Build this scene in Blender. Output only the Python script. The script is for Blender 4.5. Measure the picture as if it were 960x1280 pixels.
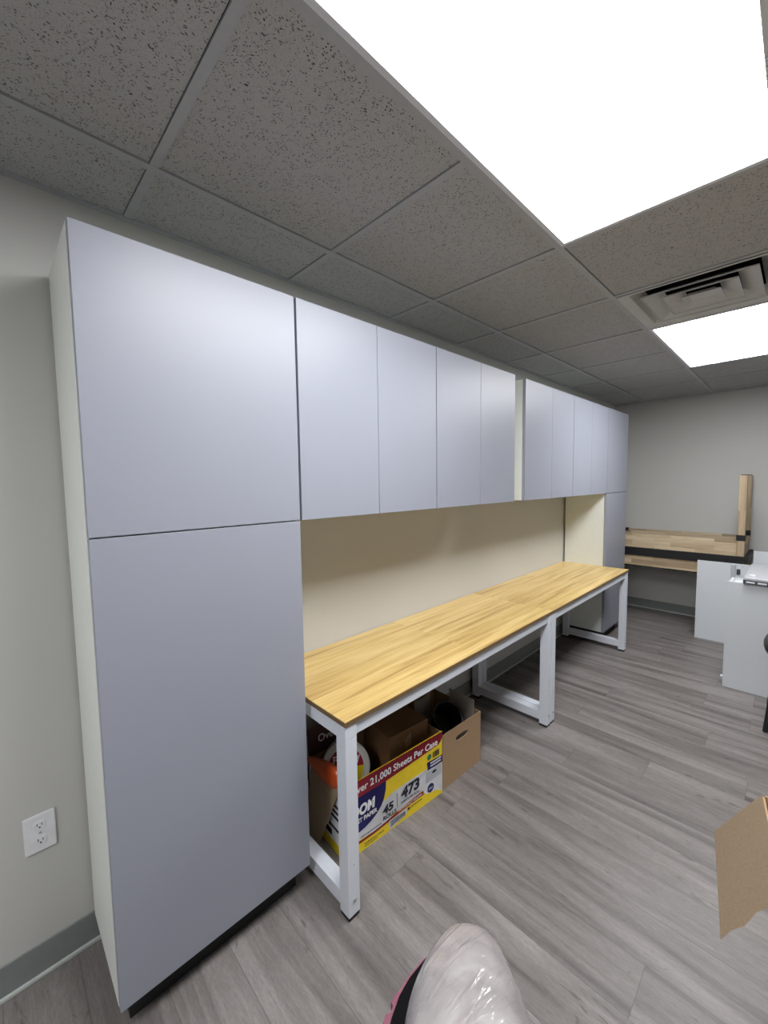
import bpy, bmesh, math, random
from mathutils import Vector, Matrix
random.seed(7)
S = bpy.context.scene
C = S.collection
for o in list(bpy.data.objects): bpy.data.objects.remove(o)

# ------------------------------------------------------------------ camera, world, exposure
R_ = Vector((0.69844515, 0.71552182, -0.0142441)); U_ = Vector((-0.0428901, 0.06171748, 0.9971717)); F_ = Vector((-0.71437722, 0.69585881, -0.07379508))
cam = bpy.data.cameras.new('camera'); co = bpy.data.objects.new('camera', cam); C.objects.link(co)
m = Matrix((R_, U_, -F_)).transposed().to_4x4(); m.translation = Vector((1.5886, 0, 1.5170)); co.matrix_world = m
cam.sensor_fit = 'VERTICAL'; cam.sensor_height = 32; cam.sensor_width = 24; cam.lens = 508.126/1280*32; cam.clip_start = .02
S.camera = co
w = bpy.data.worlds.new('world'); S.world = w; w.use_nodes = True
w.node_tree.nodes['Background'].inputs[0].default_value = (.6, .7, .8, 1); w.node_tree.nodes['Background'].inputs[1].default_value = .3
S.view_settings.view_transform = 'Standard'; S.view_settings.look = 'None'; S.view_settings.gamma = 1
S.view_settings.use_curve_mapping = False; S.view_settings.exposure = 0.0
LIGHT = 23.0            # emission of the ceiling panels

# ------------------------------------------------------------------ materials
def lin(c): return tuple(((v/255)/12.92 if v/255 <= .04045 else ((v/255+.055)/1.055)**2.4) for v in c) + (1,)
class NT:
    def __init__(s, name):
        s.m = bpy.data.materials.new(name); s.m.use_nodes = True; s.t = s.m.node_tree; s.b = s.t.nodes['Principled BSDF']
    def n(s, typ, **kw):
        x = s.t.nodes.new(typ)
        for k, v in kw.items():
            if k in x.inputs: x.inputs[k].default_value = v
            else: setattr(x, k, v)
        return x
    def l(s, a, b): s.t.links.new(a, b)
def coords(nt, scale=(1,1,1), rot=(0,0,0)):
    tc = nt.n('ShaderNodeTexCoord'); mp = nt.n('ShaderNodeMapping'); mp.inputs['Scale'].default_value = scale; mp.inputs['Rotation'].default_value = rot
    nt.l(tc.outputs['Object'], mp.inputs['Vector']); return mp.outputs[0]
def ramp(nt, fac, stops):
    r = nt.n('ShaderNodeValToRGB'); e = r.color_ramp.elements
    e[0].position, e[0].color = stops[0]; e[1].position, e[1].color = stops[-1]
    for p, c in stops[1:-1]:
        x = e.new(p); x.color = c
    nt.l(fac, r.inputs[0]); return r.outputs[0]
def mix(nt, fac, a, b, mode='MIX'):
    x = nt.n('ShaderNodeMix', data_type='RGBA', blend_type=mode)
    for s, v in ((x.inputs[0], fac), (x.inputs[6], a), (x.inputs[7], b)):
        if hasattr(v, 'is_linked'): nt.l(v, s)
        else: s.default_value = v
    return x.outputs[2]
def plain(name, c, rough=.5, metal=0, spec=.5, noise=.04, nscale=30, bump=0, bscale=200, coat=0):
    nt = NT(name); b = nt.b; c = lin(c)
    v = coords(nt); n = nt.n('ShaderNodeTexNoise', Scale=float(nscale), Detail=3.0); nt.l(v, n.inputs['Vector'])
    d = tuple(x*(1-noise) for x in c[:3])+(1,); e = tuple(min(1, x*(1+noise)) for x in c[:3])+(1,)
    nt.l(ramp(nt, n.outputs[0], [(.3, d), (.7, e)]), b.inputs['Base Color'])
    b.inputs['Roughness'].default_value = rough; b.inputs['Metallic'].default_value = metal
    b.inputs['Specular IOR Level'].default_value = spec; b.inputs['Coat Weight'].default_value = coat
    if bump:
        n2 = nt.n('ShaderNodeTexNoise', Scale=float(bscale), Detail=2.0); nt.l(v, n2.inputs['Vector'])
        bp = nt.n('ShaderNodeBump', Strength=float(bump), Distance=.002); nt.l(n2.outputs[0], bp.inputs['Height']); nt.l(bp.outputs[0], b.inputs['Normal'])
    return nt.m
def wall_mat(name, c):
    nt = NT(name); v = coords(nt); b = nt.b; c = lin(c)
    n = nt.n('ShaderNodeTexNoise', Scale=1.3, Detail=2.0); nt.l(v, n.inputs['Vector'])
    nt.l(ramp(nt, n.outputs[0], [(.3, tuple(x*.97 for x in c[:3])+(1,)), (.7, c)]), b.inputs['Base Color'])
    b.inputs['Roughness'].default_value = .45; b.inputs['Specular IOR Level'].default_value = .35
    n2 = nt.n('ShaderNodeTexNoise', Scale=230.0, Detail=3.0); nt.l(v, n2.inputs['Vector'])
    bp = nt.n('ShaderNodeBump', Strength=.35, Distance=.0015); nt.l(n2.outputs[0], bp.inputs['Height']); nt.l(bp.outputs[0], b.inputs['Normal'])
    return nt.m
def tile_mat():
    nt = NT('ceiling_tile'); b = nt.b; tc = nt.n('ShaderNodeTexCoord')
    base = lin((176, 177, 178)); pit = lin((74, 72, 71))
    # short worm-like fissures: distorted, stretched voronoi; plus pin holes
    nz = nt.n('ShaderNodeTexNoise', Scale=22.0, Detail=1.0); nt.l(tc.outputs['Object'], nz.inputs['Vector'])
    dv = mix(nt, .035, tc.outputs['Object'], nz.outputs['Color'], 'ADD')
    mp = nt.n('ShaderNodeMapping'); mp.inputs['Scale'].default_value = (230, 130, 1); mp.inputs['Rotation'].default_value = (0, 0, .5); nt.l(dv, mp.inputs['Vector'])
    vo = nt.n('ShaderNodeTexVoronoi', Scale=1.0); nt.l(mp.outputs[0], vo.inputs['Vector'])
    n3 = nt.n('ShaderNodeTexNoise', Scale=60.0, Detail=2.0); nt.l(tc.outputs['Object'], n3.inputs['Vector'])
    gate = ramp(nt, n3.outputs[0], [(.44, (0,0,0,1)), (.52, (1,1,1,1))])
    f = ramp(nt, vo.outputs['Distance'], [(.20, (1,1,1,1)), (.34, (0,0,0,1))])
    f = mix(nt, 1.0, f, gate, 'MULTIPLY')
    vp = nt.n('ShaderNodeTexVoronoi', Scale=260.0); nt.l(tc.outputs['Object'], vp.inputs['Vector'])
    p = ramp(nt, vp.outputs['Distance'], [(.12, (.55,.55,.55,1)), (.3, (0,0,0,1))])
    f2 = mix(nt, 1.0, f, p, 'LIGHTEN')
    nt.l(mix(nt, f2, base, pit), b.inputs['Base Color']); b.inputs['Roughness'].default_value = .95; b.inputs['Specular IOR Level'].default_value = .1
    bp = nt.n('ShaderNodeBump', Strength=.5, Distance=.002, invert=True); nt.l(f2, bp.inputs['Height']); nt.l(bp.outputs[0], b.inputs['Normal'])
    return nt.m
def floor_mat():
    nt = NT('grey_vinyl_plank'); b = nt.b; tc = nt.n('ShaderNodeTexCoord')
    def ma(op, a, c=None, d=None):
        x = nt.n('ShaderNodeMath', operation=op)
        for k, v in enumerate((a, c, d)):
            if v is None: continue
            if hasattr(v, 'is_linked'): nt.l(v, x.inputs[k])
            else: x.inputs[k].default_value = v
        return x.outputs[0]
    sp = nt.n('ShaderNodeSeparateXYZ'); nt.l(tc.outputs['Object'], sp.inputs[0]); X, Y = sp.outputs[0], sp.outputs[1]
    v = ma('DIVIDE', ma('SUBTRACT', Y, .12), .18); row = ma('FLOOR', v); fy = ma('FRACT', v)
    wn = nt.n('ShaderNodeTexWhiteNoise', noise_dimensions='1D'); nt.l(row, wn.inputs['W'])
    u = ma('ADD', ma('DIVIDE', X, 1.22), wn.outputs['Value']); col = ma('FLOOR', u); fx = ma('FRACT', u)
    cb = nt.n('ShaderNodeCombineXYZ'); nt.l(row, cb.inputs[0]); nt.l(col, cb.inputs[1])
    w2 = nt.n('ShaderNodeTexWhiteNoise', noise_dimensions='3D'); nt.l(cb.outputs[0], w2.inputs['Vector'])
    dy = ma('MULTIPLY', ma('MINIMUM', fy, ma('SUBTRACT', 1.0, fy)), .18); dx = ma('MULTIPLY', ma('MINIMUM', fx, ma('SUBTRACT', 1.0, fx)), 1.22)
    seam = ramp(nt, ma('MULTIPLY', ma('MINIMUM', dx, dy), 100.0), [(.06, (1,1,1,1)), (.14, (0,0,0,1))])
    sep = nt.n('ShaderNodeVectorMath', operation='MULTIPLY_ADD'); nt.l(w2.outputs['Color'], sep.inputs[0]); sep.inputs[1].default_value = (9, 5, 3); nt.l(tc.outputs['Object'], sep.inputs[2])
    def grain(sx, sy, det, dist, rough=.6):
        mp = nt.n('ShaderNodeMapping'); mp.inputs['Scale'].default_value = (sx, sy, 1); nt.l(sep.outputs[0], mp.inputs['Vector'])
        n = nt.n('ShaderNodeTexNoise', Scale=1.0, Detail=det, Distortion=dist, Roughness=rough); nt.l(mp.outputs[0], n.inputs['Vector']); return n.outputs[0]
    g1 = grain(.7, 8.5, 6.0, .8); g2 = grain(6, 42, 6.0, 1.6, .7); g3 = grain(45, 260, 3.0, .5, .7); g4 = grain(7, 26, 3.0, 1.5)
    c = ramp(nt, g1, [(.3, lin((84,78,76))), (.44, lin((114,108,105))), (.6, lin((136,130,127))), (.75, lin((148,143,140)))])
    c2 = ramp(nt, g2, [(.3, (.74,.73,.72,1)), (.5, (.97,.97,.97,1)), (.75, (1.1,1.1,1.1,1))]); c = mix(nt, .6, c, c2, 'MULTIPLY')
    c3 = ramp(nt, g3, [(.35, (.72,.72,.72,1)), (.6, (1.1,1.1,1.1,1))]); c = mix(nt, .55, c, c3, 'MULTIPLY')
    c4 = ramp(nt, g4, [(.64, (1,1,1,1)), (.74, (.45,.43,.41,1))]); c = mix(nt, .8, c, c4, 'MULTIPLY')
    t = ramp(nt, w2.outputs['Value'], [(0, (.9,.9,.9,1)), (1, (1.04,1.04,1.04,1))]); c = mix(nt, .8, c, t, 'MULTIPLY')
    c = mix(nt, seam, c, mix(nt, .5, c, lin((60,57,55)))); nt.l(c, b.inputs['Base Color'])
    b.inputs['Roughness'].default_value = .42; b.inputs['Specular IOR Level'].default_value = .4
    bp = nt.n('ShaderNodeBump', Strength=.3, Distance=.001); nt.l(g2, bp.inputs['Height']); nt.l(bp.outputs[0], b.inputs['Normal'])
    return nt.m
def desk_wood():
    nt = NT('yellow_wood_laminate'); b = nt.b; tc = nt.n('ShaderNodeTexCoord')
    br = nt.n('ShaderNodeTexBrick', Scale=1.0, offset=.5); mp0 = nt.n('ShaderNodeMapping'); mp0.inputs['Rotation'].default_value = (0,0,math.pi/2)
    nt.l(tc.outputs['Object'], mp0.inputs['Vector']); nt.l(mp0.outputs[0], br.inputs['Vector'])
    br.inputs['Brick Width'].default_value = 8.0; br.inputs['Row Height'].default_value = .095; br.inputs['Mortar Size'].default_value = 0.0
    br.inputs['Color1'].default_value = (0,0,0,1); br.inputs['Color2'].default_value = (1,1,1,1)
    sh = nt.n('ShaderNodeVectorMath', operation='MULTIPLY_ADD'); nt.l(br.outputs['Color'], sh.inputs[0]); sh.inputs[1].default_value = (4, 7, 3); nt.l(tc.outputs['Object'], sh.inputs[2])
    def g(sx, sy, det, dist):
        mp = nt.n('ShaderNodeMapping'); mp.inputs['Scale'].default_value = (sx, sy, 4); nt.l(sh.outputs[0], mp.inputs['Vector'])
        n = nt.n('ShaderNodeTexNoise', Scale=1.0, Detail=det, Distortion=dist, Roughness=.6); nt.l(mp.outputs[0], n.inputs['Vector']); return n.outputs[0]
    c = ramp(nt, g(24, 1.4, 4.0, .5), [(.3, lin((168,136,82))), (.46, lin((204,174,112))), (.7, lin((224,198,140)))])
    c2 = ramp(nt, g(130, 3.5, 3.0, .3), [(.3, (.78,.76,.7,1)), (.55, (1,1,1,1))]); c = mix(nt, .75, c, c2, 'MULTIPLY')
    t = ramp(nt, br.outputs['Color'], [(0, (.9,.88,.84,1)), (1, (1.06,1.06,1.05,1))]); c = mix(nt, .8, c, t, 'MULTIPLY')
    nt.l(c, b.inputs['Base Color']); b.inputs['Roughness'].default_value = .32; b.inputs['Specular IOR Level'].default_value = .4
    return nt.m
def butcher(name, rot, bw=.34, rh=.042):
    nt = NT(name); b = nt.b; tc = nt.n('ShaderNodeTexCoord'); mp0 = nt.n('ShaderNodeMapping'); mp0.inputs['Rotation'].default_value = rot
    nt.l(tc.outputs['Object'], mp0.inputs['Vector'])
    br = nt.n('ShaderNodeTexBrick', Scale=1.0, offset=.42); nt.l(mp0.outputs[0], br.inputs['Vector'])
    br.inputs['Brick Width'].default_value = bw; br.inputs['Row Height'].default_value = rh; br.inputs['Mortar Size'].default_value = .0006
    br.inputs['Color1'].default_value = (0,0,0,1); br.inputs['Color2'].default_value = (1,1,1,1); br.inputs['Mortar'].default_value = (.2,.2,.2,1)
    mp = nt.n('ShaderNodeMapping'); mp.inputs['Scale'].default_value = (5, 70, 70); nt.l(mp0.outputs[0], mp.inputs['Vector'])
    n = nt.n('ShaderNodeTexNoise', Scale=1.0, Detail=4.0, Distortion=.6); nt.l(mp.outputs[0], n.inputs['Vector'])
    c = ramp(nt, br.outputs['Color'], [(0, lin((150,130,104))), (.5, lin((184,162,132))), (1, lin((208,190,160)))])
    c2 = ramp(nt, n.outputs[0], [(.3, (.72,.7,.66,1)), (.6, (1,1,1,1))]); nt.l(mix(nt, .8, c, c2, 'MULTIPLY'), b.inputs['Base Color'])
    b.inputs['Roughness'].default_value = .5
    return nt.m
def cardboard(name, c, dark=1.0):
    nt = NT(name); b = nt.b; v = coords(nt, (1,1,1)); c = lin(c)
    n = nt.n('ShaderNodeTexNoise', Scale=220.0, Detail=5.0, Roughness=.7); nt.l(v, n.inputs['Vector'])
    nt.l(ramp(nt, n.outputs[0], [(.3, tuple(x*.84 for x in c[:3])+(1,)), (.7, tuple(min(1,x*1.1) for x in c[:3])+(1,))]), b.inputs['Base Color'])
    b.inputs['Roughness'].default_value = .85; b.inputs['Specular IOR Level'].default_value = .2
    bp = nt.n('ShaderNodeBump', Strength=.2, Distance=.001); nt.l(n.outputs[0], bp.inputs['Height']); nt.l(bp.outputs[0], b.inputs['Normal'])
    return nt.m
def emit_mat(name, c, s):
    nt = NT(name); nt.t.nodes.remove(nt.b); e = nt.n('ShaderNodeEmission'); e.inputs[0].default_value = c; e.inputs[1].default_value = s
    nt.l(e.outputs[0], nt.t.nodes['Material Output'].inputs[0]); return nt.m
def film_mat():
    nt = NT('pale_glossy_film'); b = nt.b; v = coords(nt)
    n = nt.n('ShaderNodeTexNoise', Scale=26.0, Detail=4.0, Distortion=.8); nt.l(v, n.inputs['Vector'])
    nt.l(ramp(nt, n.outputs[0], [(.3, lin((124,118,118))), (.55, lin((140,134,133))), (.75, lin((156,152,150)))]), b.inputs['Base Color'])
    b.inputs['Roughness'].default_value = .38; b.inputs['Coat Weight'].default_value = 1.0; b.inputs['Coat Roughness'].default_value = .07
    b.inputs['Subsurface Weight'].default_value = .15; b.inputs['Subsurface Radius'].default_value = (.01,.01,.01)
    mp = nt.n('ShaderNodeMapping'); mp.inputs['Rotation'].default_value = (0,0,-.58); mp.inputs['Scale'].default_value = (70, 18, 30); nt.l(v, mp.inputs['Vector'])
    n2 = nt.n('ShaderNodeTexNoise', Scale=1.0, Detail=3.0, Distortion=1.2); nt.l(mp.outputs[0], n2.inputs['Vector'])
    bp = nt.n('ShaderNodeBump', Strength=.65, Distance=.004); nt.l(n2.outputs[0], bp.inputs['Height']); nt.l(bp.outputs[0], b.inputs['Normal']); nt.l(bp.outputs[0], b.inputs['Coat Normal'])
    return nt.m
M = dict(
    wall=wall_mat('wall_paint', (196, 195, 191)), tile=tile_mat(), floor=floor_mat(), desk=desk_wood(),
    tee=plain('ceiling_tee_metal', (168,171,175), .5), base=plain('rubber_baseboard', (128,132,131), .45), baselip=plain('rubber_baseboard_lip', (186,190,186), .5),
    door=plain('grey_lacquer_door', (143,146,157), .42, spec=.6, noise=.01, nscale=4), carcass=plain('white_melamine', (222,225,219), .45, noise=.015),
    gap=plain('dark_plinth', (26,26,27), .7), white=plain('white_powder_coated_steel', (214,218,226), .38, noise=.01, spec=.5),
    edge=plain('brown_edge_band', (112,88,58), .5), pad=plain('black_foot_pad', (18,18,19), .6), bolt=plain('zinc_bolt', (190,190,190), .3, metal=1),
    panelwhite=plain('white_panel', (208,212,216), .4, noise=.01), metal=plain('grey_metal', (196,198,204), .3, metal=.3), darkmetal=plain('dark_metal', (90,92,96), .4, metal=.7),
    black=plain('matte_black', (17,16,18), .55), chair=plain('black_chair_plastic', (30,33,33), .45, bump=.3, bscale=400), chairleg=plain('black_chair_tube', (44,45,48), .35, metal=.4),
    vent=plain('grey_vent_metal', (196,198,200), .5), outlet=plain('white_outlet_plastic', (228,228,232), .3), slot=plain('dark_slot', (40,40,44), .6),
    butx=butcher('butcher_block_long', (math.pi/2,0,0)), butz=butcher('butcher_block_upright', (math.pi/2,0,math.pi/2), .8, .03),
    card=cardboard('brown_cardboard', (162,134,104)), cardflap=cardboard('pale_cardboard', (160,140,116)), carddark=cardboard('dark_brown_cardboard', (128,96,66)),
    yellow=plain('yellow_print', (238,208,34), .45), maroon=plain('maroon_print', (158,26,48), .45), maroondark=plain('dark_maroon_print', (62,16,24), .6), navy=plain('navy_print', (24,22,100), .45), whitep=plain('white_print', (246,246,250), .45),
    greyp=plain('pale_grey_print', (196,198,204), .45), green=plain('green_print', (70,150,110), .5), inkwhite=plain('white_ink', (236,236,238), .5), inkdark=plain('dark_ink', (24,24,48), .5),
    film=film_mat(), pink=plain('pink_rubber', (100,30,56), .4, noise=.1, coat=.3), shoeblack=plain('black_mesh_lining', (7,7,9), .9, spec=.1, bump=.5), trouser=plain('dark_trouser_cloth', (40,42,50), .9, bump=.4),
    skin=plain('skin', (196,150,126), .5), orange=plain('orange_plastic_bag', (208,84,30), .3, bump=.6, bscale=40, coat=.4), tub=plain('white_tub_plastic', (205,203,198), .35),
    paper=plain('pale_board', (170,164,154), .6), lens=emit_mat('light_panel_lens', (.965, .98, 1, 1), LIGHT),
)

# ------------------------------------------------------------------ mesh helpers
WL = {}
class MB:
    def __init__(s): s.bm = bmesh.new()
    def box(s, x0, x1, y0, y1, z0, z1, bev=0, rot=None, piv=None):
        r = bmesh.ops.create_cube(s.bm, size=1); vs = r['verts']
        for v in vs: v.co = Vector(((x0+x1)/2+v.co.x*(x1-x0), (y0+y1)/2+v.co.y*(y1-y0), (z0+z1)/2+v.co.z*(z1-z0)))
        if bev:
            es = list({e for v in vs for e in v.link_edges}); q = bmesh.ops.bevel(s.bm, geom=es, offset=bev, segments=2, affect='EDGES', profile=.6); vs = [v for v in q['verts']]
            vs = list({v for f in q['faces'] for v in f.verts} | set(vs))
        if rot is not None:
            p = Vector(piv) if piv else Vector(((x0+x1)/2, (y0+y1)/2, (z0+z1)/2))
            for v in vs: v.co = p + rot @ (v.co-p)
        return s
    def cyl(s, a, b, r, r2=None, seg=20, cap=True):
        a = Vector(a); b = Vector(b); d = b-a; q = d.to_track_quat('Z', 'Y').to_matrix().to_4x4(); q.translation = (a+b)/2
        bmesh.ops.create_cone(s.bm, cap_ends=cap, segments=seg, radius1=r, radius2=r if r2 is None else r2, depth=d.length, matrix=q); return s
    def poly(s, pts, n=None, th=0):
        vs = [s.bm.verts.new(p) for p in pts]; f = s.bm.faces.new(vs)
        if th:
            r = bmesh.ops.extrude_face_region(s.bm, geom=[f]); nv = [g for g in r['geom'] if isinstance(g, bmesh.types.BMVert)]
            for v in nv: v.co += Vector(n)*th
        return s
    def tube(s, pts, r, seg=12):
        pts = [Vector(p) for p in pts]; rings = []
        for i, p in enumerate(pts):
            d = (pts[min(i+1, len(pts)-1)]-pts[max(i-1, 0)]).normalized(); q = d.to_track_quat('Z', 'Y'); rr = r[i] if isinstance(r, (list, tuple)) else r
            rings.append([s.bm.verts.new(p+q @ Vector((rr*math.cos(2*math.pi*k/seg), rr*math.sin(2*math.pi*k/seg), 0))) for k in range(seg)])
        s.loft(rings); return s
    def loft(s, rings, cap=True):
        n = len(rings[0])
        for a, b in zip(rings, rings[1:]):
            for k in range(n): s.bm.faces.new((a[k], a[(k+1) % n], b[(k+1) % n], b[k]))
        if cap: s.bm.faces.new(rings[0][::-1]); s.bm.faces.new(rings[-1])
    def lathe(s, prof, M4, seg=40):
        rings = []
        for r, z in prof: rings.append([s.bm.verts.new(M4 @ Vector((max(r, 1e-4)*math.cos(2*math.pi*k/seg), max(r, 1e-4)*math.sin(2*math.pi*k/seg), z))) for k in range(seg)])
        s.loft(rings, True); return s
    def build(s, name, mat, parent=None, smooth=False, subd=0, label=None):
        bmesh.ops.recalc_face_normals(s.bm, faces=s.bm.faces)
        off = WL.get(parent.name, Vector()) if parent else Vector()
        for v in s.bm.verts: v.co -= off
        me = bpy.data.meshes.new(name); s.bm.to_mesh(me); s.bm.free()
        o = bpy.data.objects.new(name, me); C.objects.link(o); me.materials.append(mat)
        if smooth:
            for p in me.polygons: p.use_smooth = True
            if smooth == 'auto': me.set_sharp_from_angle(angle=.7)
        if subd:
            md = o.modifiers.new('subdivision', 'SUBSURF'); md.levels = subd; md.render_levels = subd
        if parent: o.parent = parent; WL[o.name] = off.copy()
        else: WL[o.name] = Vector()
        if label: o['label'] = label
        return o
def B(*a, **k): return MB().box(*a, **k)
def tag(o, label, cat, group=None):
    o['label'] = label; o['category'] = cat
    if group: o['group'] = group
    return o
def thing(name, label, cat, loc, group=None):
    o = bpy.data.objects.new(name, None); C.objects.link(o); o.location = loc; o.empty_display_size = .1
    WL[o.name] = Vector(loc); return tag(o, label, cat, group)
def struct(o): o['kind'] = 'structure'; return o

# ------------------------------------------------------------------ room shell
H = 2.3846; YB = 5.4485; XR = 3.35; Y0 = -2.9; P = .61; G0 = .3816; GX = .3045
struct(B(-.1, XR+.1, Y0-.1, YB+.1, -.1, 0).build('floor', M['floor']))
struct(B(-.1, 0, Y0-.1, YB+.1, 0, H+.3).build('wall_left', M['wall']))
struct(B(XR, XR+.1, Y0-.1, YB+.1, 0, H+.3).build('wall_right', M['wall']))
struct(B(0, XR, YB, YB+.1, 0, H+.3).build('wall_back', M['wall']))
struct(B(0, XR, Y0-.1, Y0, 0, H+.3).build('wall_rear', M['wall']))
def baseboard(name, pts, lip):
    struct(pts.build(name, M['base'])); return struct(lip.build('trim_'+name.split('_')[1], M['baselip']))
for nm, a, l in (('left', (0, .006, Y0, YB, .012, .105), (0, .014, Y0, YB, 0, .013)), ('back', (.006, XR, YB-.006, YB, .012, .105), (.014, XR, YB-.014, YB, 0, .013)),
                 ('right', (XR-.006, XR, Y0, YB-.006, .012, .105), (XR-.014, XR, Y0, YB-.014, 0, .013)), ('rear', (.006, XR-.006, Y0, Y0+.006, .012, .105), (.014, XR-.014, Y0, Y0+.014, 0, .013))):
    struct(B(*a, bev=.001).build('baseboard_'+nm, M['base'])); struct(B(*l, bev=.004).build('trim_'+nm, M['baselip']))
# ceiling: tiles with openings for the light panels and the vent
lights = [(1, 0), (1, 4), (1, -4)]; vent = (1, 3)
cells = set()
for i, k in lights: cells |= {(i, k), (i, k+1)}
cells.add(vent)
tb = MB(); seam = .0125
xs = [0]+[GX+P*i for i in range(0, 6) if GX+P*i < XR]+[XR]; ks = range(-6, 10)
ys = [G0+P*k for k in ks]
ylist = [Y0]+[y for y in ys if Y0 < y < YB]+[YB]
k0 = min(k for k in ks if G0+P*k > Y0)
for a in range(len(xs)-1):
    for b in range(len(ylist)-1):
        if (a-1, b-1+k0) in cells: continue
        tb.box(xs[a]+(.0142 if a else 0), xs[a+1]-(.0142 if a < len(xs)-2 else 0), ylist[b]+.0135, ylist[b+1]-.0135, H+.004, H+.02)
struct(tb.build('ceiling', M['tile']))
struct(B(-.1, XR+.1, Y0-.1, YB+.1, H+.3, H+.32).build('trim_plenum', M['gap']))
gb = MB()
for x in xs[1:-1]: gb.box(x-.012, x+.012, Y0, YB, H-.001, H+.006)
for j, y in enumerate(ylist[1:-1]):
    for a in range(len(xs)-1):
        if any(a-1 == i and j+k0 == k+1 for i, k in lights): continue
        gb.box(xs[a]+(.0125 if a else 0), xs[a+1]-(.0125 if a < len(xs)-2 else 0), y-.0115, y+.0115, H-.0006, H+.006)
gb.box(0, .022, Y0, YB, H-.002, H+.006); gb.box(.022, XR, YB-.022, YB, H-.002, H+.006); gb.box(XR-.022, XR, Y0, YB-.022, H-.002, H+.006); gb.box(.022, XR-.022, Y0, Y0+.022, H-.002, H+.006)
struct(gb.build('trim_1', M['tee']))
LL = {0: ('large glowing white ceiling light panel nearest the camera, at the top of the photo', (1, 0)),
      4: ('smaller glowing white ceiling light panel beyond the air vent', (1, 4)), -4: ('glowing white ceiling light panel behind the camera', (1, -4))}
for i, k in lights:
    x0 = GX+P*i; y0 = G0+P*k
    t = thing('ceiling_light', LL[k][0], 'ceiling light', (x0+P/2, y0+P, H), 'ceiling light panels')
    f = MB()
    for a in ((x0+.012, x0+.028, y0+.012, y0+2*P-.012), (x0+P-.028, x0+P-.012, y0+.012, y0+2*P-.012), (x0+.028, x0+P-.028, y0+.012, y0+.028), (x0+.028, x0+P-.028, y0+2*P-.028, y0+2*P-.012)):
        f.box(*a, H-.004, H+.03, bev=.0015)
    f.build('frame', M['white'], t)
    B(x0+.026, x0+P-.026, y0+.026, y0+2*P-.026, H+.001, H+.012).build('diffuser', M['lens'], t)
    B(x0+.02, x0+P-.02, y0+.02, y0+2*P-.02, H+.03, H+.06).build('housing', M['white'], t)
# vent: nested square cones under a dark duct
x0 = GX+P*vent[0]; y0 = G0+P*vent[1]; cx = x0+P/2; cy = y0+P/2
t = thing('air_vent', 'grey square louvred air vent in the ceiling beside the far light panel', 'air vent', (cx, cy, H))
def ring(bm, r0, z0, r1, z1, th=.0015):
    rings = []
    for r, z in ((r0, z0), (r1, z1), (r1-th*2, z1+th), (r0-th*2, z0+th)):
        rings.append([bm.verts.new((cx+sx*r, cy+sy*r, z)) for sx, sy in ((-1,-1),(1,-1),(1,1),(-1,1))])
    n = 4
    for a in range(4):
        A, Bq = rings[a], rings[(a+1) % 4]
        for k in range(4): bm.faces.new((A[k], A[(k+1) % 4], Bq[(k+1) % 4], Bq[k]))
v = MB(); ring(v.bm, .292, H-.003, .252, H+.006); ring(v.bm, .254, H+.006, .214, H+.05); v.build('vent_frame', M['vent'], t)
for r in (.212, .142):
    v = MB(); ring(v.bm, r, H-.004, r-.074, H+.030); ring(v.bm, r+.001, H-.010, r, H-.003); v.build('louvre', M['vent'], t)
v = MB(); ring(v.bm, .076, H-.008, .050, H+.010); v.box(cx-.051, cx+.051, cy-.051, cy+.051, H+.009, H+.011); v.build('centre_plate', M['vent'], t)
v = MB()
for a in ((-.23, -.226, -.23, .23), (.226, .23, -.23, .23), (-.23, .23, -.23, -.226), (-.23, .23, .226, .23)): v.box(cx+a[0], cx+a[1], cy+a[2], cy+a[3], H+.04, H+.2)
v.box(cx-.23, cx+.23, cy-.23, cy+.23, H+.2, H+.204); v.build('duct', M['gap'], t)

# ------------------------------------------------------------------ cabinets
D = .377; ZT = 2.1393; ZS = 1.3876; ZB = .107; th = .018
def carcass(mb, y0, y1, z0, z1, x0=.003):
    xf = D-.0205
    mb.box(x0, xf, y0, y0+th, z0, z1, bev=.0008); mb.box(x0, xf, y1-th, y1, z0, z1, bev=.0008)
    mb.box(x0, xf, y0+th, y1-th, z0, z0+th); mb.box(x0, xf, y0+th, y1-th, z1-th, z1); mb.box(x0, x0+.006, y0+th, y1-th, z0+th, z1-th)
    return mb
def door(y0, y1, z0, z1, t, name='door'):
    return B(D-.019, D, y0, y1, z0, z1, bev=.0012).build(name, M['door'], t)
def tall(y0, y1, lab):
    t = thing('tall_cabinet', lab, 'cabinet', (D/2, (y0+y1)/2, 0), 'tall grey cabinets at the ends of the row')
    c = carcass(MB(), y0, y1, ZB, ZT, .016); c.box(.016, D-.022, y0+th, y1-th, ZS-.009, ZS+.009); c.build('carcass', M['carcass'], t)
    door(y0+.001, y1-.0015, ZS+.002, ZT, t); door(y0+.001, y1-.0015, ZB, ZS-.002, t)
    B(.05, D-.06, y0+.03, y1-.03, 0, ZB-.0005).build('plinth', M['gap'], t)
tall(.1696, .7745, 'tall two-door light grey cabinet in the foreground, left of the desks')
tall(3.965, 4.552, 'tall grey cabinet at the far end of the row by the back wall')
def upper(ys, lab):
    t = thing('wall_cabinet', lab, 'cabinet', (D/2, (ys[0]+ys[2])/2, ZS), 'grey wall cabinets above the desks')
    carcass(MB(), ys[0]+.001, ys[2]-.001, ZS+.001, ZT-.001).build('carcass', M['carcass'], t)
    door(ys[0]+.003, ys[1]-.0012, ZS, ZT, t); door(ys[1]+.0012, ys[2]-.002, ZS, ZT, t)
upper((.7785, 1.155, 1.533), 'widest-looking pair of grey wall cabinet doors, next to the near tall cabinet')
upper((1.534, 1.912, 2.2853), 'grey wall cabinet left of the gap in the upper row')
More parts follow.
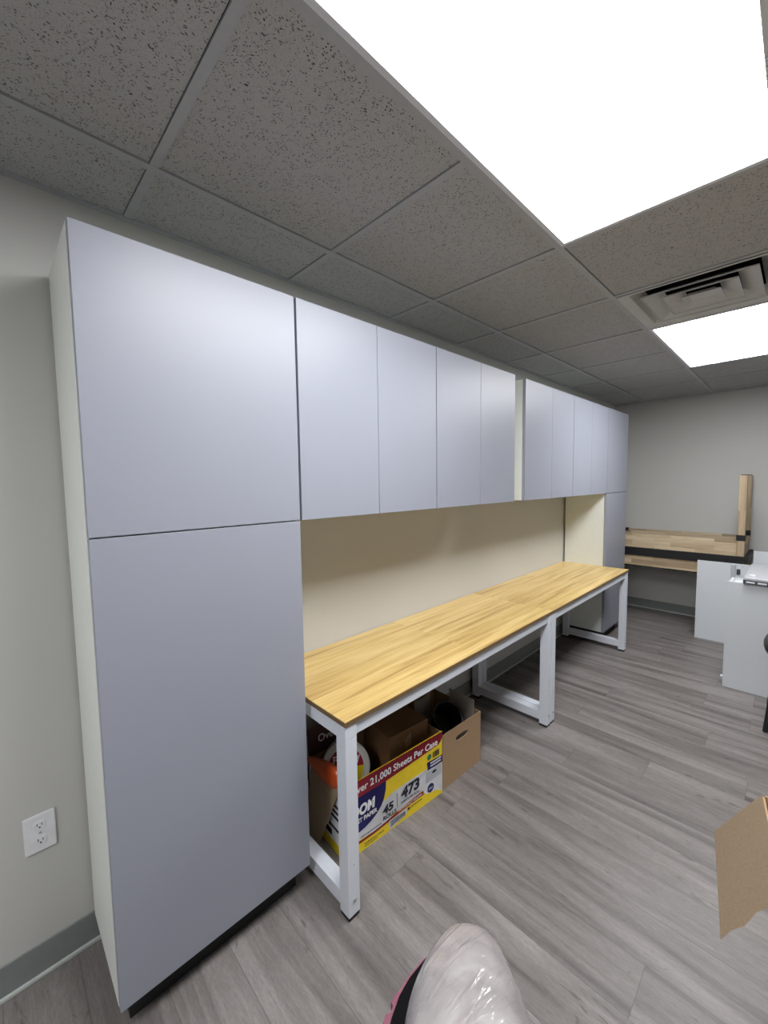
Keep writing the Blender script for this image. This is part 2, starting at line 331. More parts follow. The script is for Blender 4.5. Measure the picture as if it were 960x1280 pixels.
upper((2.4126, 2.807, 3.183), 'grey wall cabinet right of the gap, its white side showing')
upper((3.184, 3.565, 3.962), 'grey wall cabinet touching the far tall cabinet')

# outlet on the left wall
t = thing('wall_outlet', 'white duplex power outlet on the wall left of the tall cabinet', 'outlet', (0, .052, .461))
B(0, .006, .014, .090, .402, .520, bev=.003).build('cover_plate', M['outlet'], t)
for zc in (.486, .437):
    m4 = Matrix.Translation((.006, .052, zc)) @ Matrix.Rotation(math.pi/2, 4, 'Y')
    r = MB(); r.lathe([(.0165, -.001), (.0165, .0015), (.015, .0022)], m4, 28)
    for vv in r.bm.verts: vv.co.z = zc+max(-.0125, min(.0125, vv.co.z-zc))
    ro = r.build('receptacle', M['outlet'], t)
    h = MB(); h.box(.0078, .0086, .0455, .0475, zc-.001, zc+.007); h.box(.0078, .0086, .0565, .0585, zc-.001, zc+.006); h.cyl((.0078, .052, zc-.006), (.0086, .052, zc-.006), .0024, seg=12)
    h.build('slots', M['slot'], ro)
MB().cyl((.0055, .052, .4615), (.0072, .052, .4615), .003, seg=12).build('screw', M['bolt'], t)

# ------------------------------------------------------------------ desks
ZD = .725; XD = .5687
def desk(y0, y1, lab, joint_left, joint_right):
    t = thing('desk', lab, 'desk', (XD/2, (y0+y1)/2, 0), 'yellow wood desks with white frames')
    tp = B(.004, XD, y0, y1, ZD-.004, ZD, bev=.0008).build('tabletop', M['desk'], t)
    B(.0045, XD-.0005, y0+.0005, y1-.0005, ZD-.020, ZD-.004).build('edge_band', M['edge'], tp)
    a = .05; zt = ZD-.0205; xf = XD-.004; xb = .03
    for yy in (y0+.003, y1-.003-a):
        MB().box(xf-a, xf, yy, yy+a, .014, zt-.0505, bev=.002).build('leg', M['white'], t)
        MB().box(xb, xb+a, yy, yy+a, .014, zt-.0505, bev=.002).build('leg', M['white'], t)
        MB().box(xb, xf, yy, yy+a, zt-.05, zt, bev=.002).build('top_rail', M['white'], t)
        MB().box(xb+a, xf-a, yy, yy+a, .036, .09, bev=.002).build('foot_rail', M['white'], t)
        for xx in (xf-a, xb): B(xx+.0015, xx+a-.0015, yy+.0015, yy+a-.0015, 0, .014, bev=.002).build('foot_pad', M['pad'], t)
        bo = MB()
        bo.cyl((xf-.0005, yy+a/2, .068), (xf+.003, yy+a/2, .068), .006, seg=16); bo.build('bolt', M['bolt'], t)
        MB().cyl((xf-.0005, yy+a/2, .2), (xf+.0015, yy+a/2, .2), .0025, seg=12).build('bolt', M['bolt'], t)
    B(xf-.042, xf-.006, y0+.003+a, y1-.003-a, zt-.048, zt, bev=.002).build('front_rail', M['white'], t)
    B(xb+.006, xb+.042, y0+.003+a, y1-.003-a, zt-.048, zt, bev=.002).build('rear_rail', M['white'], t)
desk(.7995, 2.4145, 'nearer yellow wood desk on white metal frame with cartons stored beneath', 0, 0)
desk(2.4155, 3.964, 'farther yellow wood desk on white metal frame with nothing beneath', 0, 0)

# ------------------------------------------------------------------ helpers for printed matter
def xf(mb, M4):
    for v in mb.bm.verts: v.co = M4 @ v.co
    return mb
def text_fit(s, rect, M4, mat, parent, y=0.0, bold=.0, shear=0, name='printed_text'):
    bold *= 1.3
    """letters in the local x-z plane facing local -y, fitted to rect = (x0, z0, x1, z1)"""
    cu = bpy.data.curves.new('t', 'FONT'); cu.body = s; cu.size = 1; cu.offset = bold; cu.resolution_u = 3; cu.shear = shear
    ob = bpy.data.objects.new('t', cu); C.objects.link(ob); dg = bpy.context.evaluated_depsgraph_get()
    me = bpy.data.meshes.new_from_object(ob.evaluated_get(dg)); bpy.data.objects.remove(ob)
    xs_ = [v.co.x for v in me.vertices]; ys_ = [v.co.y for v in me.vertices]
    a, b, c, d = min(xs_), max(xs_), min(ys_), max(ys_); x0, z0, x1, z1 = rect; off = WL.get(parent.name, Vector())
    for v in me.vertices:
        v.co = M4 @ Vector((x0+(v.co.x-a)/(b-a)*(x1-x0), y, z0+(v.co.y-c)/(d-c)*(z1-z0))) - off
    me.materials.append(mat); me.name = name
    o = bpy.data.objects.new(name, me); C.objects.link(o); o.parent = parent; WL[o.name] = off.copy(); return o
def frame4(o, xdir):
    x = Vector(xdir).normalized(); z = Vector((0,0,1)); y = z.cross(x)
    m = Matrix((x, y, z)).transposed().to_4x4(); m.translation = Vector(o); return m
def flat(pts, M4, mat, parent, y, name):
    mb = MB(); mb.poly([(p[0], y, p[1]) for p in pts], (0, .0004, 0), .0003); return xf(mb, M4).build(name, mat, parent)
def holed_plate(mb, W, Hh, hole, y0, y1):
    """plate 0..W x 0..Hh between y0 and y1 with an oblong hole (cx, cz, rx, rz)"""
    bm = mb.bm; cxh, czh, rx, rz = hole; n = 32
    inner = [(cxh+rx*math.copysign(abs(math.cos(2*math.pi*k/n))**.6, math.cos(2*math.pi*k/n)), czh+rz*math.copysign(abs(math.sin(2*math.pi*k/n))**.8, math.sin(2*math.pi*k/n))) for k in range(n)]
    outer = []
    for k in range(n):
        a = 2*math.pi*k/n; dx, dz = math.cos(a), math.sin(a); tx = ((W-cxh) if dx > 0 else cxh)/max(abs(dx), 1e-6); tz = ((Hh-czh) if dz > 0 else czh)/max(abs(dz), 1e-6); t_ = min(tx, tz)
        outer.append((cxh+dx*t_, czh+dz*t_))
    for cxx, czz in ((0,0),(W,0),(W,Hh),(0,Hh)):   # snap nearest sample to each corner
        j = min(range(n), key=lambda k: (outer[k][0]-cxx)**2+(outer[k][1]-czz)**2); outer[j] = (cxx, czz)
    R = [[bm.verts.new((p[0], y, p[1])) for p in L] for L, y in ((outer, y0), (inner, y0), (inner, y1), (outer, y1))]
    for a in range(4):
        A, Bq = R[a], R[(a+1) % 4]
        for k in range(n): bm.faces.new((A[k], A[(k+1) % n], Bq[(k+1) % n], Bq[k]))

# ------------------------------------------------------------------ toilet paper carton under the near desk
M4 = frame4((.381, .93, 0), (.045, .574, 0)); W = .574; DP = .270; HB = .312
t = thing('cardboard_carton', 'open yellow, white and blue toilet paper carton with a maroon band under the near desk', 'box', M4.translation)
bx_ = MB(); c_ = .004
bx_.box(0, W, DP-c_, DP, 0, HB-.01); bx_.box(W-c_, W, c_, DP-c_, 0, HB-.005); bx_.box(0, c_, c_, DP-c_, 0, HB-.004); bx_.box(c_, W-c_, c_, DP-c_, 0, c_)
xf(bx_, M4).build('carton_body', M['card'], t)
fr = xf(MB().box(0, W, 0, c_, 0, HB), M4).build('front_panel', M['yellow'], t)
Y1, Y2, Y3 = -.0006, -.0010, -.0014
flat([(0,.055),(.075,.055),(.15,.05),(.224,.055),(.265,.066),(.34,.072),(.44,.078),(.46,.05),(.49,.042),(.53,.036),(.5745,.012),(.5745,.156),(.47,.160),(.47,.170),(.36,.170),(.267,.168),(.19,.151),(.10,.140),(0,.135)], M4, M['whitep'], fr, Y1, 'white_print')
flat([(0,.241),(.219,.238),(.548,.256),(.566,.268),(.575,.285),(.576,.3118),(0,.3118)], M4, M['maroon'], fr, Y2, 'maroon_band')
flat([(0,.08),(.03,.082),(.073,.090),(.105,.095),(.135,.105),(.165,.120),(.190,.141),(.207,.168),(.216,.198),(.219,.2385),(0,.241)], M4, M['navy'], fr, Y2, 'blue_emblem')
flat([(.0,.038),(.075,.040),(.15,.040),(.224,.045),(.30,.052),(.40,.056),(.445,.056),(.445,.076),(.40,.075),(.30,.066),(.224,.056),(.15,.050),(.075,.050),(0,.049)], M4, M['maroon'], fr, Y2, 'maroon_band')
flat([(.461,.100),(.570,.103),(.570,.155),(.461,.152)], M4, M['greyp'], fr, Y2, 'grey_print')
flat([(.474,.160),(.5745,.160),(.5745,.195),(.468,.200)], M4, M['navy'], fr, Y3, 'blue_tag')
flat([(.233,.006),(.338,.022),(.338,.050),(.233,.048)], M4, M['whitep'], fr, Y3, 'barcode_label')
flat([(.500+.022*math.cos(k*.314)-.008,.066+.022*math.sin(k*.314)) for k in range(20)], M4, M['navy'], fr, Y3, 'blue_circle')
flat([(.485+.014*math.cos(k*.4488),.222+.014*math.sin(k*.4488)) for k in range(14)], M4, M['green'], fr, Y3, 'green_seal')
T = lambda s, r, m_, b=.02, sh=0, par=fr: text_fit(s, r, M4, M[m_], par, -.0021, b, sh)
T('Over 21,000 Sheets Per Case', (.030,.254,.540,.292), 'inkwhite', .018)
T('ROOM', (.002,.158,.157,.206), 'inkwhite', .04, .1)
T('TOILET PAPER', (.008,.130,.168,.150), 'inkwhite', .03)
T('473', (.304,.106,.418,.160), 'inkdark', .035, .08); T('45', (.197,.093,.258,.131), 'inkdark', .03, .08)
T('ROLLS', (.200,.066,.274,.086), 'inkdark', .02); T('SHEETS PER ROLL', (.303,.087,.418,.098), 'inkdark', .015)
T('INDIVIDUALLY WRAPPED', (.288,.060,.435,.070), 'inkwhite', .01); T('2-PLY', (.478,.060,.506,.071), 'inkwhite', .02)
mb = MB(); mb.box(.279,.2815,-.0016,-.0012,.085,.150); xf(mb, M4).build('divider_line', M['inkdark'], fr)
mb = MB(); x = .240
while x < .325: ww = random.choice((.0012,.002,.003)); mb.box(x, x+ww, -.0020,-.0016,.014+.12*(x-.235),.044); x += ww+.0022
x = .507
while x < .553: ww = random.choice((.0012,.002,.003)); mb.box(x, x+ww, -.0020,-.0016,.207,.236); x += ww+.002
xf(mb, M4).build('barcode', M['inkdark'], fr)
mb = MB()
for zz, xa, xb2 in ((.184,.492,.566),(.170,.492,.560)):
    x = xa
    while x < xb2: ww = random.uniform(.004,.008); mb.box(x, x+ww, -.0020,-.0016,zz,zz+.007); x += ww+.002
xf(mb, M4).build('small_lettering', M['inkwhite'], fr)
mb = MB(); hk = [(.518+.016*math.cos(k*.4488), .137+.007*math.sin(k*.4488)) for k in range(14)]
flat(hk, M4, M['inkdark'], fr, Y3, 'printed_hand_hole')
for (xa, xb2, zz, hgt) in ((.08,.19,.061,.004),(.10,.20,.022,.004),(.10,.17,.012,.003),(.36,.43,.040,.004)):
    x = xa
    while x < xb2: ww = random.uniform(.003,.008); mb.box(x, x+ww, -.0014,-.0011,zz,zz+hgt); x += ww+.002
mb.cyl((.350,-.0011,.040),(.350,-.0014,.040),.007,seg=18); xf(mb, M4).build('small_lettering', M['inkdark'], fr)
# near short side: white print, yellow foot, dark strokes
Ms = M4 @ Matrix.Translation((0, DP, 0)) @ Matrix.Rotation(-math.pi/2, 4, 'Z')
sd = flat([(.002,.045),(DP-.002,.045),(DP-.002,HB-.008),(.002,HB-.008)], Ms, M['whitep'], t, -.0006, 'side_print')
flat([(.002,.001),(DP-.002,.001),(DP-.002,.045),(.002,.045)], Ms, M['yellow'], sd, -.0006, 'yellow_print')
mb = MB()
for zz in (.20,.175,.150,.10): mb.box(DP-.11, DP-.03, -.0016, -.0011, zz, zz+.012)
mb.box(DP-.14, DP-.09, -.0016, -.0011, .06, .085); xf(mb, Ms).build('printed_marks', M['inkdark'], sd)
# folded-down short flap, raised rear flap
mb = MB(); mb.poly([(.365,.9245,.303),(.150,.9385,.285),(.145,.905,.02),(.250,.897,.012)], (-.07,-1,0), .003); mb.build('carton_flap', M['cardflap'], t)
rf = xf(MB().box(0,W,DP-.003,DP,HB-.01,HB+.11, rot=Matrix.Rotation(-.12,3,'X'), piv=(0,DP,HB)), M4).build('carton_flap', M['maroondark'], t)
mrf = M4 @ Matrix.Translation((0,DP,HB)) @ Matrix.Rotation(-.12,4,'X')
text_fit('Over 21,000 Sheets', (.05,.03,.42,.070), mrf, M['greyp'], rf, -.0045, .01)

# tub lying in the carton
ctr = Vector((.256,1.045,.278)); ax = Vector((.80,-.52,.30)).normalized(); q = ax.to_track_quat('Z','Y').to_matrix().to_4x4(); q.translation = ctr
t = thing('plastic_tub', 'round white tub with a red and yellow lid label lying in the toilet paper carton', 'tub', ctr-ax*.06)
MB().lathe([(0,-.12),(.088,-.12),(.09,-.117),(.098,-.02)], q, 48).build('tub_body', M['tub'], t, smooth='auto')
lid = MB().lathe([(.0985,-.022),(.106,-.02),(.107,-.004),(.103,0),(.095,-.002),(.093,-.005),(0,-.005)], q, 48).build('lid', M['tub'], t, smooth='auto')
ux = Vector((0,0,1)).cross(ax).normalized(); uz = ax.cross(ux)
def disc(pts, mat, nm, e): 
    mb = MB(); mb.poly([ctr+ux*p[0]+uz*p[1]+ax*(-.005+e) for p in pts], ax, .0004); mb.build(nm, M[mat], lid)
r_ = .078
disc([(r_*math.cos(a),r_*math.sin(a)) for a in [math.pi*k/18 for k in range(19)]], 'maroon', 'maroon_label', .0003)
disc([(r_*math.cos(a),r_*math.sin(a)) for a in [math.pi+math.pi*k/18 for k in range(19)]], 'yellow', 'yellow_label', .0003)
ml = Matrix((ux, -ax, uz)).transposed().to_4x4(); ml.translation = ctr
for s, r in (('Fi', (-.055,.018,-.025,.048)), ('y', (.045,.010,.064,.044))): text_fit(s, r, ml, M['inkwhite'], lid, .0038, .02)

# orange bag tucked beside the tub
t = MB(); n_ = 14; rings = []
path = [((.130,.930,.322),.008,.008),((.180,.930,.334),.024,.016),((.235,.930,.344),.036,.022),((.290,.930,.352),.044,.024),((.335,.930,.355),.046,.020),((.368,.930,.352),.024,.010)]
for i, (p, rz, ry) in enumerate(path):
    rings.append([t.bm.verts.new((p[0]+.004*math.sin(k*5+i), p[1]+ry*math.cos(2*math.pi*k/n_), p[2]+rz*math.sin(2*math.pi*k/n_)*(1.0 if math.sin(2*math.pi*k/n_) > 0 else 1.7)*(.6 if math.sin(2*math.pi*k/n_) > 0 else 1)+.003*math.cos(k*7+i))) for k in range(n_)])
t.loft(rings); ob = t.build('plastic_bag', M['orange'], None, smooth=True, subd=1)
tag(ob, 'crumpled orange plastic bag lying over the near edge of the toilet paper carton', 'bag')

# brown carton inside the toilet paper carton
M5 = frame4((.335,1.235,.0045), (.022,.25,0)); w5, d5, h5 = .245, .2, .352
t = thing('cardboard_carton', 'plain brown carton standing inside the yellow toilet paper carton', 'box', M5.translation)
mb = MB(); mb.box(0,w5,0,d5,0,h5,bev=.002); xf(mb, M5).build('carton_body', M['carddark'], t)
mb = MB(); mb.box(.002,w5-.002,.002,.13,h5+.001,h5+.004, rot=Matrix.Rotation(.12,3,'X'), piv=(0,d5,h5)); xf(mb, M5).build('carton_flap', M['carddark'], t)
mb = MB(); mb.poly([(.09,-.0012,.305),(.13,-.0012,.33),(.135,-.0012,.27),(.10,-.0012,.26)],(0,.0005,0),.0004); xf(mb, M5).build('torn_tape', M['card'], t)

# open brown carton with a hand hole
M6 = frame4((.420,1.514,0), (.012,.318,0)); w6, d6, h6 = .318, .33, .278
t = thing('cardboard_carton', 'open brown carton with an oval hand hole, behind the toilet paper carton', 'box', M6.translation)
mb = MB(); holed_plate(mb, w6, h6, (.155,.215,.050,.014), 0, .004); xf(mb, M6).build('front_panel', M['card'], t)
mb = MB(); mb.box(0,w6,d6-.004,d6,0,h6); mb.box(0,.004,.004,d6-.004,0,h6); mb.box(w6-.004,w6,.004,d6-.004,0,h6); mb.box(.004,w6-.004,.004,d6-.004,0,.004)
xf(mb, M6).build('carton_body', M['card'], t)
o = xf(MB().box(.298,.301,.03,.20,.0045,.338,bev=.001), M6).build('white_board', M['paper'], None, )
tag(o, 'pale upright board standing inside the brown hand-hole carton', 'board')
mb = MB(); pts = []
for k in range(13):
    a = math.pi*(.1+.65*k/12); pts.append((.12+.09*math.cos(a), .285-.06*math.sin(a)))
mb.bm.faces.ensure_lookup_table()
top = [mb.bm.verts.new((p[0],p[1],.355-.02*(i/12))) for i, p in enumerate(pts)]; bot = [mb.bm.verts.new((p[0],p[1],.006)) for p in pts]
for i in range(12): mb.bm.faces.new((top[i],top[i+1],bot[i+1],bot[i]))
bmesh.ops.solidify(mb.bm, geom=mb.bm.faces[:], thickness=.0015)
o = xf(mb, M6).build('curled_paper', M['paper'], None, smooth='auto'); tag(o, 'pale curled sheet standing in the brown hand-hole carton behind the black bin', 'paper')
# small black bin tilted in the carton
c6 = M6 @ Vector((.165,.100,.262)); a6 = Vector((.62,-.28,.72)).normalized(); q6 = a6.to_track_quat('Z','Y').to_matrix().to_4x4(); q6.translation = c6
o = MB().lathe([(0,-.13),(.05,-.13),(.054,-.127),(.078,-.004),(.083,0),(.083,.003),(.076,.002),(.052,-.12),(0,-.12)], q6, 40).build('waste_bin', M['black'], None, smooth='auto')
tag(o, 'round black bin lying inside the brown carton under the near desk', 'bin')

# ------------------------------------------------------------------ wooden tables by the back wall, one upside down on the other
def bench(name, lab, upside):
    t = thing(name, lab, 'table', (.7,5.1,0.71 if not upside else .745))
    x0, x1, y0, y1 = .135, 1.253, 4.86, 5.40
    return t, x0, x1, y0, y1
t, x0, x1, y0, y1 = bench('wooden_table', 'upright wooden table under the upside-down one at the back wall', False)
B(x0-.03,x1-.004,y0-.012,y1+.02,.712,.744,bev=.002).build('tabletop', M['black'], t)
B(x0,x1,y0,y0+.03,.606,.7115).build('apron', M['butx'], t); B(x0,x1,y1-.03,y1,.606,.7115).build('apron', M['butx'], t)
B(x0,x1,y0+.002,y0+.028,.594,.606).build('lower_trim', M['black'], t)
for xx in (x0, x1-.055):
    for yy in (y0+.031, y1-.031-.055): B(xx,xx+.055,yy,yy+.055,0,.7115,bev=.002).build('leg', M['butz'], t)
t, x0, x1, y0, y1 = bench('wooden_table', 'butcher block table turned upside down at the back wall, legs sticking up', True)
B(x0-.03,x1+.03,y0-.012,y1+.02,.7445,.795,bev=.002).build('tabletop', M['black'], t)
B(x0+.0,x1-.056,y0+.0,y0+.03,.7955,.938).build('apron', M['butx'], t); B(x0,x1-.056,y1-.03,y1,.7955,.935).build('apron', M['butx'], t)
B(x1-.03,x1,y0+.056,y1-.056,.7955,.90).build('apron', M['butz'], t)
for xx in (x1-.055,):
    for yy in (y0, y1-.055):
        lg = B(xx,xx+.055,yy,yy+.055,.7955,1.53,bev=.002).build('leg', M['butz'], t)
        B(xx-.004,xx+.059,yy-.004,yy+.059,.938,.990,bev=.001).build('corner_bracket', M['black'], lg)
        B(xx+.006,xx+.049,yy+.006,yy+.049,1.530,1.537).build('foot_cap', M['black'], lg)

B(x0+.002,x0+.058,y1-.034,y1+.004,.905,.940,bev=.001).build('corner_bracket', M['black'], t)

# ------------------------------------------------------------------ white panels by the back wall
t = thing('cabinet_panel', 'white cabinet side panel with a metal rail, standing before the wooden tables', 'panel', (1.12,4.76,0))
B(.936,1.31,4.745,4.763,0,.742,bev=.001).build('board', M['panelwhite'], t)
B(1.178,1.212,4.728,4.745,.585,.738,bev=.004).build('metal_rail', M['metal'], t)
B(1.218,1.243,4.735,4.745,.652,.698,bev=.002).build('black_catch', M['darkmetal'], t)
mb = MB()
for xx in (1.258,): mb.cyl((xx,4.7452,.722),(xx,4.7440,.722),.003,seg=10)
mb.build('screw_hole', M['slot'], t)
t = thing('white_cabinet', 'white box cabinet nearest the chair, with a metal tray on top', 'cabinet', (1.6,3.9,0))
B(1.247,1.95,3.74,3.758,0.002,.777,bev=.001).build('front_board', M['panelwhite'], t)
B(1.247,1.265,3.7585,4.05,0,.75,bev=.001).build('side_board', M['panelwhite'], t); B(1.932,1.95,3.7585,4.05,0,.75,bev=.001).build('side_board', M['panelwhite'], t)
B(1.2655,1.9315,4.03,4.05,0,.75).build('back_board', M['panelwhite'], t); B(1.2655,1.9315,3.7585,4.0295,.72,.738).build('shelf', M['panelwhite'], t)
MB().cyl((1.2475,3.747,.075),(1.235,3.747,.075),.009,seg=14).build('knob', M['white'], t)
t = thing('metal_tray', 'flat silver grey metal tray lying on the white box cabinet', 'tray', (1.55,4.05,.778))
B(1.338,1.86,3.722,4.36,.802,.822,bev=.004).build('tray_top', M['metal'], t)
f_ = MB(); f_.box(1.334,1.864,3.716,3.732,.7775,.806,bev=.002); f_.box(1.344,1.36,3.74,4.34,.7775,.802); f_.box(1.84,1.856,3.74,4.34,.7775,.802); f_.build('tray_rim', M['darkmetal'], t)
s_ = MB()
for xx in (1.35,1.41,1.47,1.53): s_.box(xx,xx+.045,3.7145,3.7162,.785,.797)
s_.build('slide_slots', M['white'], t)
B(1.362,1.392,3.80,3.84,.8222,.829,bev=.002).build('white_clip', M['outlet'], t)
o = B(1.315,1.95,4.9,4.918,0,.85,bev=.001).build('cabinet_panel', M['panelwhite']); tag(o, 'plain white board standing at the back wall right of the wooden legs', 'panel')

# ------------------------------------------------------------------ black chair at the right edge
t = thing('chair', 'black chair cut off by the right edge of the photo', 'chair', (1.75,3.45,0))
def rrect(cx_, cy_, hx, hy, z, mb, n=28, p=3.2):
    return [mb.bm.verts.new((cx_+hx*math.copysign(abs(math.cos(a))**(2/p), math.cos(a)), cy_+hy*math.copysign(abs(math.sin(a))**(2/p), math.sin(a)), z)) for a in [2*math.pi*k/n for k in range(n)]]
mb = MB(); mb.loft([rrect(1.735,3.43,.225,.215,.448,mb), rrect(1.735,3.43,.262,.25,.462,mb), rrect(1.735,3.43,.270,.255,.495,mb), rrect(1.735,3.43,.255,.24,.520,mb), rrect(1.735,3.43,.19,.18,.528,mb)]); mb.build('seat', M['chair'], t, smooth=True)
mb = MB(); rings = []
for z_, hy, xo in ((.60,.16,.0),(.63,.20,.006),(.75,.22,.025),(.88,.21,.055),(.93,.15,.068)):
    rings.append([mb.bm.verts.new((2.0+xo+.016*math.sin(a)+.04*(-(math.cos(a)**2)), 3.43+hy*math.cos(a), z_)) for a in [2*math.pi*k/24 for k in range(24)]])
mb.loft(rings); mb.build('backrest', M['chair'], t, smooth='auto')
for sx, sy in ((-1,-1),(-1,1),(1,-1),(1,1)):
    xb_ = 1.735+sx*.235; yb_ = 3.43+sy*.205
    l_ = MB(); l_.tube([(xb_-sx*-.0,yb_,.004),(xb_-sx*.02,yb_-sy*.01,.25),(xb_-sx*.045,yb_-sy*.03,.452)], .0125, 14); l_.build('leg', M['chairleg'], t, smooth='auto')
for sy in (-1,1): 
    l_ = MB(); l_.tube([(1.93,3.43+sy*.12,.47),(1.985,3.43+sy*.13,.52),(2.0,3.43+sy*.13,.66)], .011, 12); l_.build('back_support', M['chairleg'], t, smooth='auto')

# ------------------------------------------------------------------ open carton at the lower right
TZ = .83; hx = Vector((1.562,.992,TZ)); hd = (Vector((1.596,.758,TZ))-hx).normalized(); Lb = .2365; nx = Vector((-hd.y, hd.x, 0))   # into the box (+x side)
if nx.x < 0: nx = -nx
M7 = Matrix((hd, nx, Vector((0,0,1)))).transposed().to_4x4(); M7.translation = hx; hb = .10
t = thing('cardboard_carton', 'brown carton at the lower right edge with one flap hanging open', 'box', hx)
t7 = t
mb = MB(); d7 = .30; mb.box(0,Lb,0,.004,0,hb-.004); mb.box(0,Lb,d7-.004,d7,0,hb); mb.box(0,.004,.004,d7-.004,0,hb); mb.box(Lb-.004,Lb,.004,d7-.004,0,hb); mb.box(.004,Lb-.004,.004,d7-.004,0,.004)
xf(mb, M7).build('carton_body', M['card'], t)
p1 = hx+Vector((0,0,hb)); p2 = hx+hd*Lb+Vector((0,0,hb)); q1 = Vector((1.4975,.990,.818)); q2 = Vector((1.532,.757,.818))
mb = MB(); nseg = 16; fn = (p2-p1).cross(q1-p1).normalized(); top = []; bot = []
NV = 5; grid = []
for j in range(NV+1):
    row = []
    for i in range(nseg+1):
        s_ = i/nseg; tt = j/NV; p = (p1*(1-s_)+p2*s_)*(1-tt)+(q1*(1-s_)+q2*s_)*tt
        if i == nseg: p += (p2-p1).normalized()*(.004*math.sin(j*2.7)+.003*math.sin(j*5.1))
        row.append(mb.bm.verts.new(p))
    grid.append(row)
for j in range(NV):
    for i in range(nseg): mb.bm.faces.new((grid[j][i],grid[j][i+1],grid[j+1][i+1],grid[j+1][i]))
bmesh.ops.solidify(mb.bm, geom=mb.bm.faces[:], thickness=.003); mb.build('carton_flap', M['cardflap'], t)
mb = MB(); mb.poly([(0,d7,hb),(Lb,d7,hb),(Lb,d7+.08,hb-.09),(0,d7+.08,hb-.09)],(0,.75,.66),.003); xf(mb, M7).build('carton_flap', M['card'], t)

t = thing('table', 'table outside the right edge of the photo that carries the open carton', 'table', (1.95,1.1,0))
tt_ = B(1.605,2.30,.45,1.95,.805,.8298,bev=.002).build('tabletop', M['desk'], t)
for xx in (1.66,2.23):
    for yy in (.50,1.85): B(xx,xx+.05,yy,yy+.05,0,.8045,bev=.002).build('leg', M['white'], t)

# ------------------------------------------------------------------ person behind the camera, one foot raised into the picture
tip = Vector((1.340,.375,0)); Fd = Vector((-.62,.785,0)).normalized(); Rd = Vector((.785,.62,0)).normalized()
t = thing('person', 'raised foot in a pale glossy shoe with a pink ribbed sole at the bottom edge', 'person', (1.95,-.62,0))
def P3(s, r, z): return tip-Fd*s+Rd*r+Vector((0,0,z))
prof = [(.000,.008,.996,.984,-.001),(.003,.020,1.004,.972,-.002),(.010,.031,1.010,.962,-.003),(.025,.041,1.018,.952,-.0045),(.05,.0515,1.028,.944,-.0075),(.07,.058,1.034,.940,-.009),(.09,.0615,1.040,.938,-.0095),(.12,.064,1.048,.936,-.009),(.16,.062,1.06,.936,-.008),(.20,.056,1.075,.936,-.006),(.25,.047,1.09,.938,-.004),(.28,.036,1.085,.942,.0),(.292,.018,1.06,.95,.0)]
mb = MB(); rings = []; n_ = 36
for s, hw, zt, zb, xo in prof:
    zc = (zt+zb)/2; hh = (zt-zb)/2
    rings.append([mb.bm.verts.new(P3(s, xo+hw*math.copysign(abs(math.cos(a))**.85, math.cos(a)), zc+hh*math.sin(a))) for a in [2*math.pi*k/n_ for k in range(n_)]])
mb.loft(rings); sh = mb.build('shoe', M['film'], t, smooth=True, subd=1)
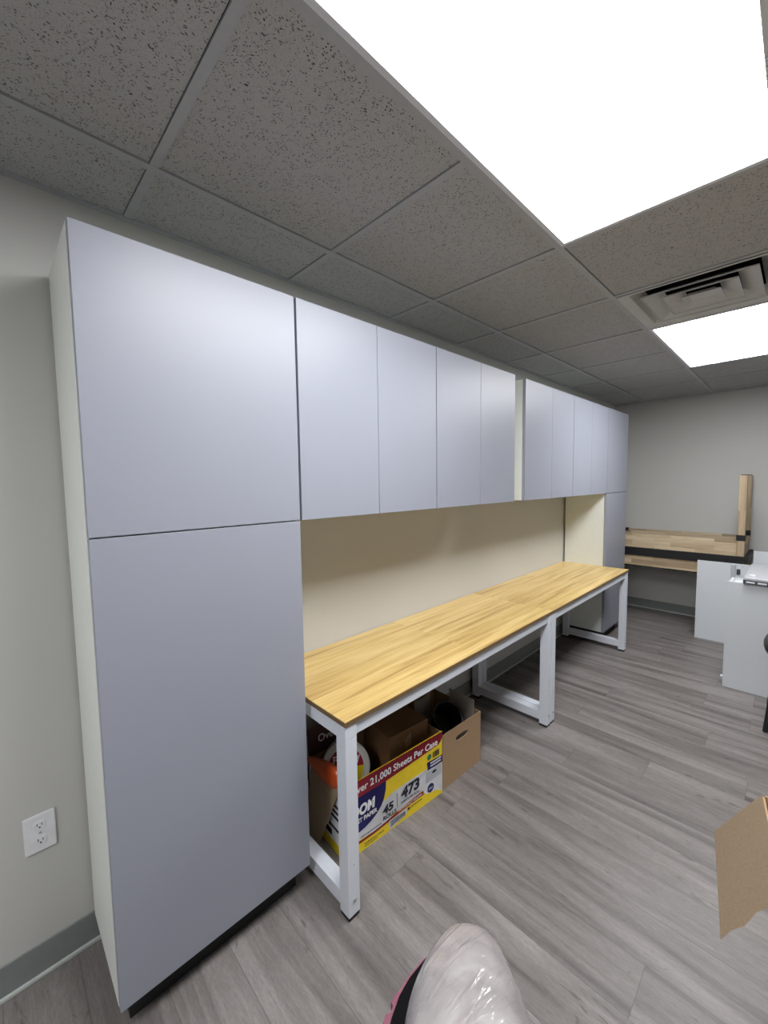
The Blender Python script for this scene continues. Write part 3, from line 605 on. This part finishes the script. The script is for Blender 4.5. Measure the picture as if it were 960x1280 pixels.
def sole(z0, z1, off, mat, nm, lug=0):
    mb = MB(); L = []; N = 90
    sp = [(-.025,.0),(-.02,.045),(-.006,.061),(.0145,.078),(.032,.088),(.053,.095),(.09,.102),(.13,.104),(.2,.088),(.28,.05),(.3,.0)]
    def wv(s):
        for (a, wa), (b, wb) in zip(sp, sp[1:]):
            if a <= s <= b: return wa+(wb-wa)*(s-a)/(b-a)
        return 0
    out = []
    for i in range(N+1):
        s = -.025+.325*i/N; w_ = max(0, wv(s)-off); extra = 0
        lg_ = lug*(1 if math.sin(s*2*math.pi/.019) > -.3 else 0) if s > -.01 else 0
        out.append((s, -(w_+extra+lg_) if w_ > 0 else 0))
    for i in range(N, -1, -1):
        s = -.025+.325*i/N; w_ = max(0, .45*wv(s)-off); out.append((s, w_))
    cl = []
    for p in out:
        if not cl or (abs(p[0]-cl[-1][0])+abs(p[1]-cl[-1][1])) > 1e-5: cl.append(p)
    if abs(cl[0][0]-cl[-1][0])+abs(cl[0][1]-cl[-1][1]) < 1e-5: cl.pop()
    vs = [mb.bm.verts.new(P3(s, r, z0)) for s, r in cl]; f = mb.bm.faces.new(vs)
    e = bmesh.ops.extrude_face_region(mb.bm, geom=[f])
    for g in e['geom']:
        if isinstance(g, bmesh.types.BMVert): g.co.z += z1-z0
    return mb.build(nm, M[mat], sh)
sole(.908,.922,.001,'pink','sole_lugs',.007); sole(.922,.934,.002,'pink','sole'); sole(.934,.937,.006,'shoeblack','shoe_lining')
# body: skinned skeleton, standing on the other leg behind the camera
vs = [((1.95,-.62,.95),.13),((1.92,-.52,.93),.10),((1.72,-.22,1.02),.065),((1.50,.13,1.03),.040),((1.46,.19,1.0),.036),
      ((2.02,-.72,.93),.10),((2.03,-.70,.50),.062),((2.04,-.74,.09),.042),((1.97,-.58,.035),.036),
      ((1.97,-.68,1.15),.12),((1.98,-.70,1.38),.13),((1.98,-.69,1.50),.055),((1.96,-.66,1.62),.085),((1.95,-.65,1.72),.07),
      ((2.13,-.62,1.40),.055),((2.15,-.42,1.22),.042),((1.90,-.20,1.36),.030),((1.86,-.17,1.38),.028),
      ((1.84,-.80,1.40),.055),((1.68,-.62,1.20),.042),((1.74,-.30,1.34),.030),((1.76,-.27,1.36),.028)]
es = [(0,1),(1,2),(2,3),(3,4),(0,5),(5,6),(6,7),(7,8),(0,9),(9,10),(10,11),(11,12),(12,13),(10,14),(14,15),(15,16),(16,17),(10,18),(18,19),(19,20),(20,21)]
me = bpy.data.meshes.new('body'); me.from_pydata([Vector(v)-WL[t.name] for v, r in vs], es, []); me.update()
bo = bpy.data.objects.new('body', me); C.objects.link(bo); bo.parent = t; me.materials.append(M['trouser'])
sk = bo.modifiers.new('skin', 'SKIN'); sd_ = bo.modifiers.new('sub', 'SUBSURF'); sd_.levels = 2; sd_.render_levels = 2; sk.use_smooth_shade = True
for i, (v, r) in enumerate(vs): me.skin_vertices[0].data[i].radius = (r, r)
me.skin_vertices[0].data[0].use_root = True
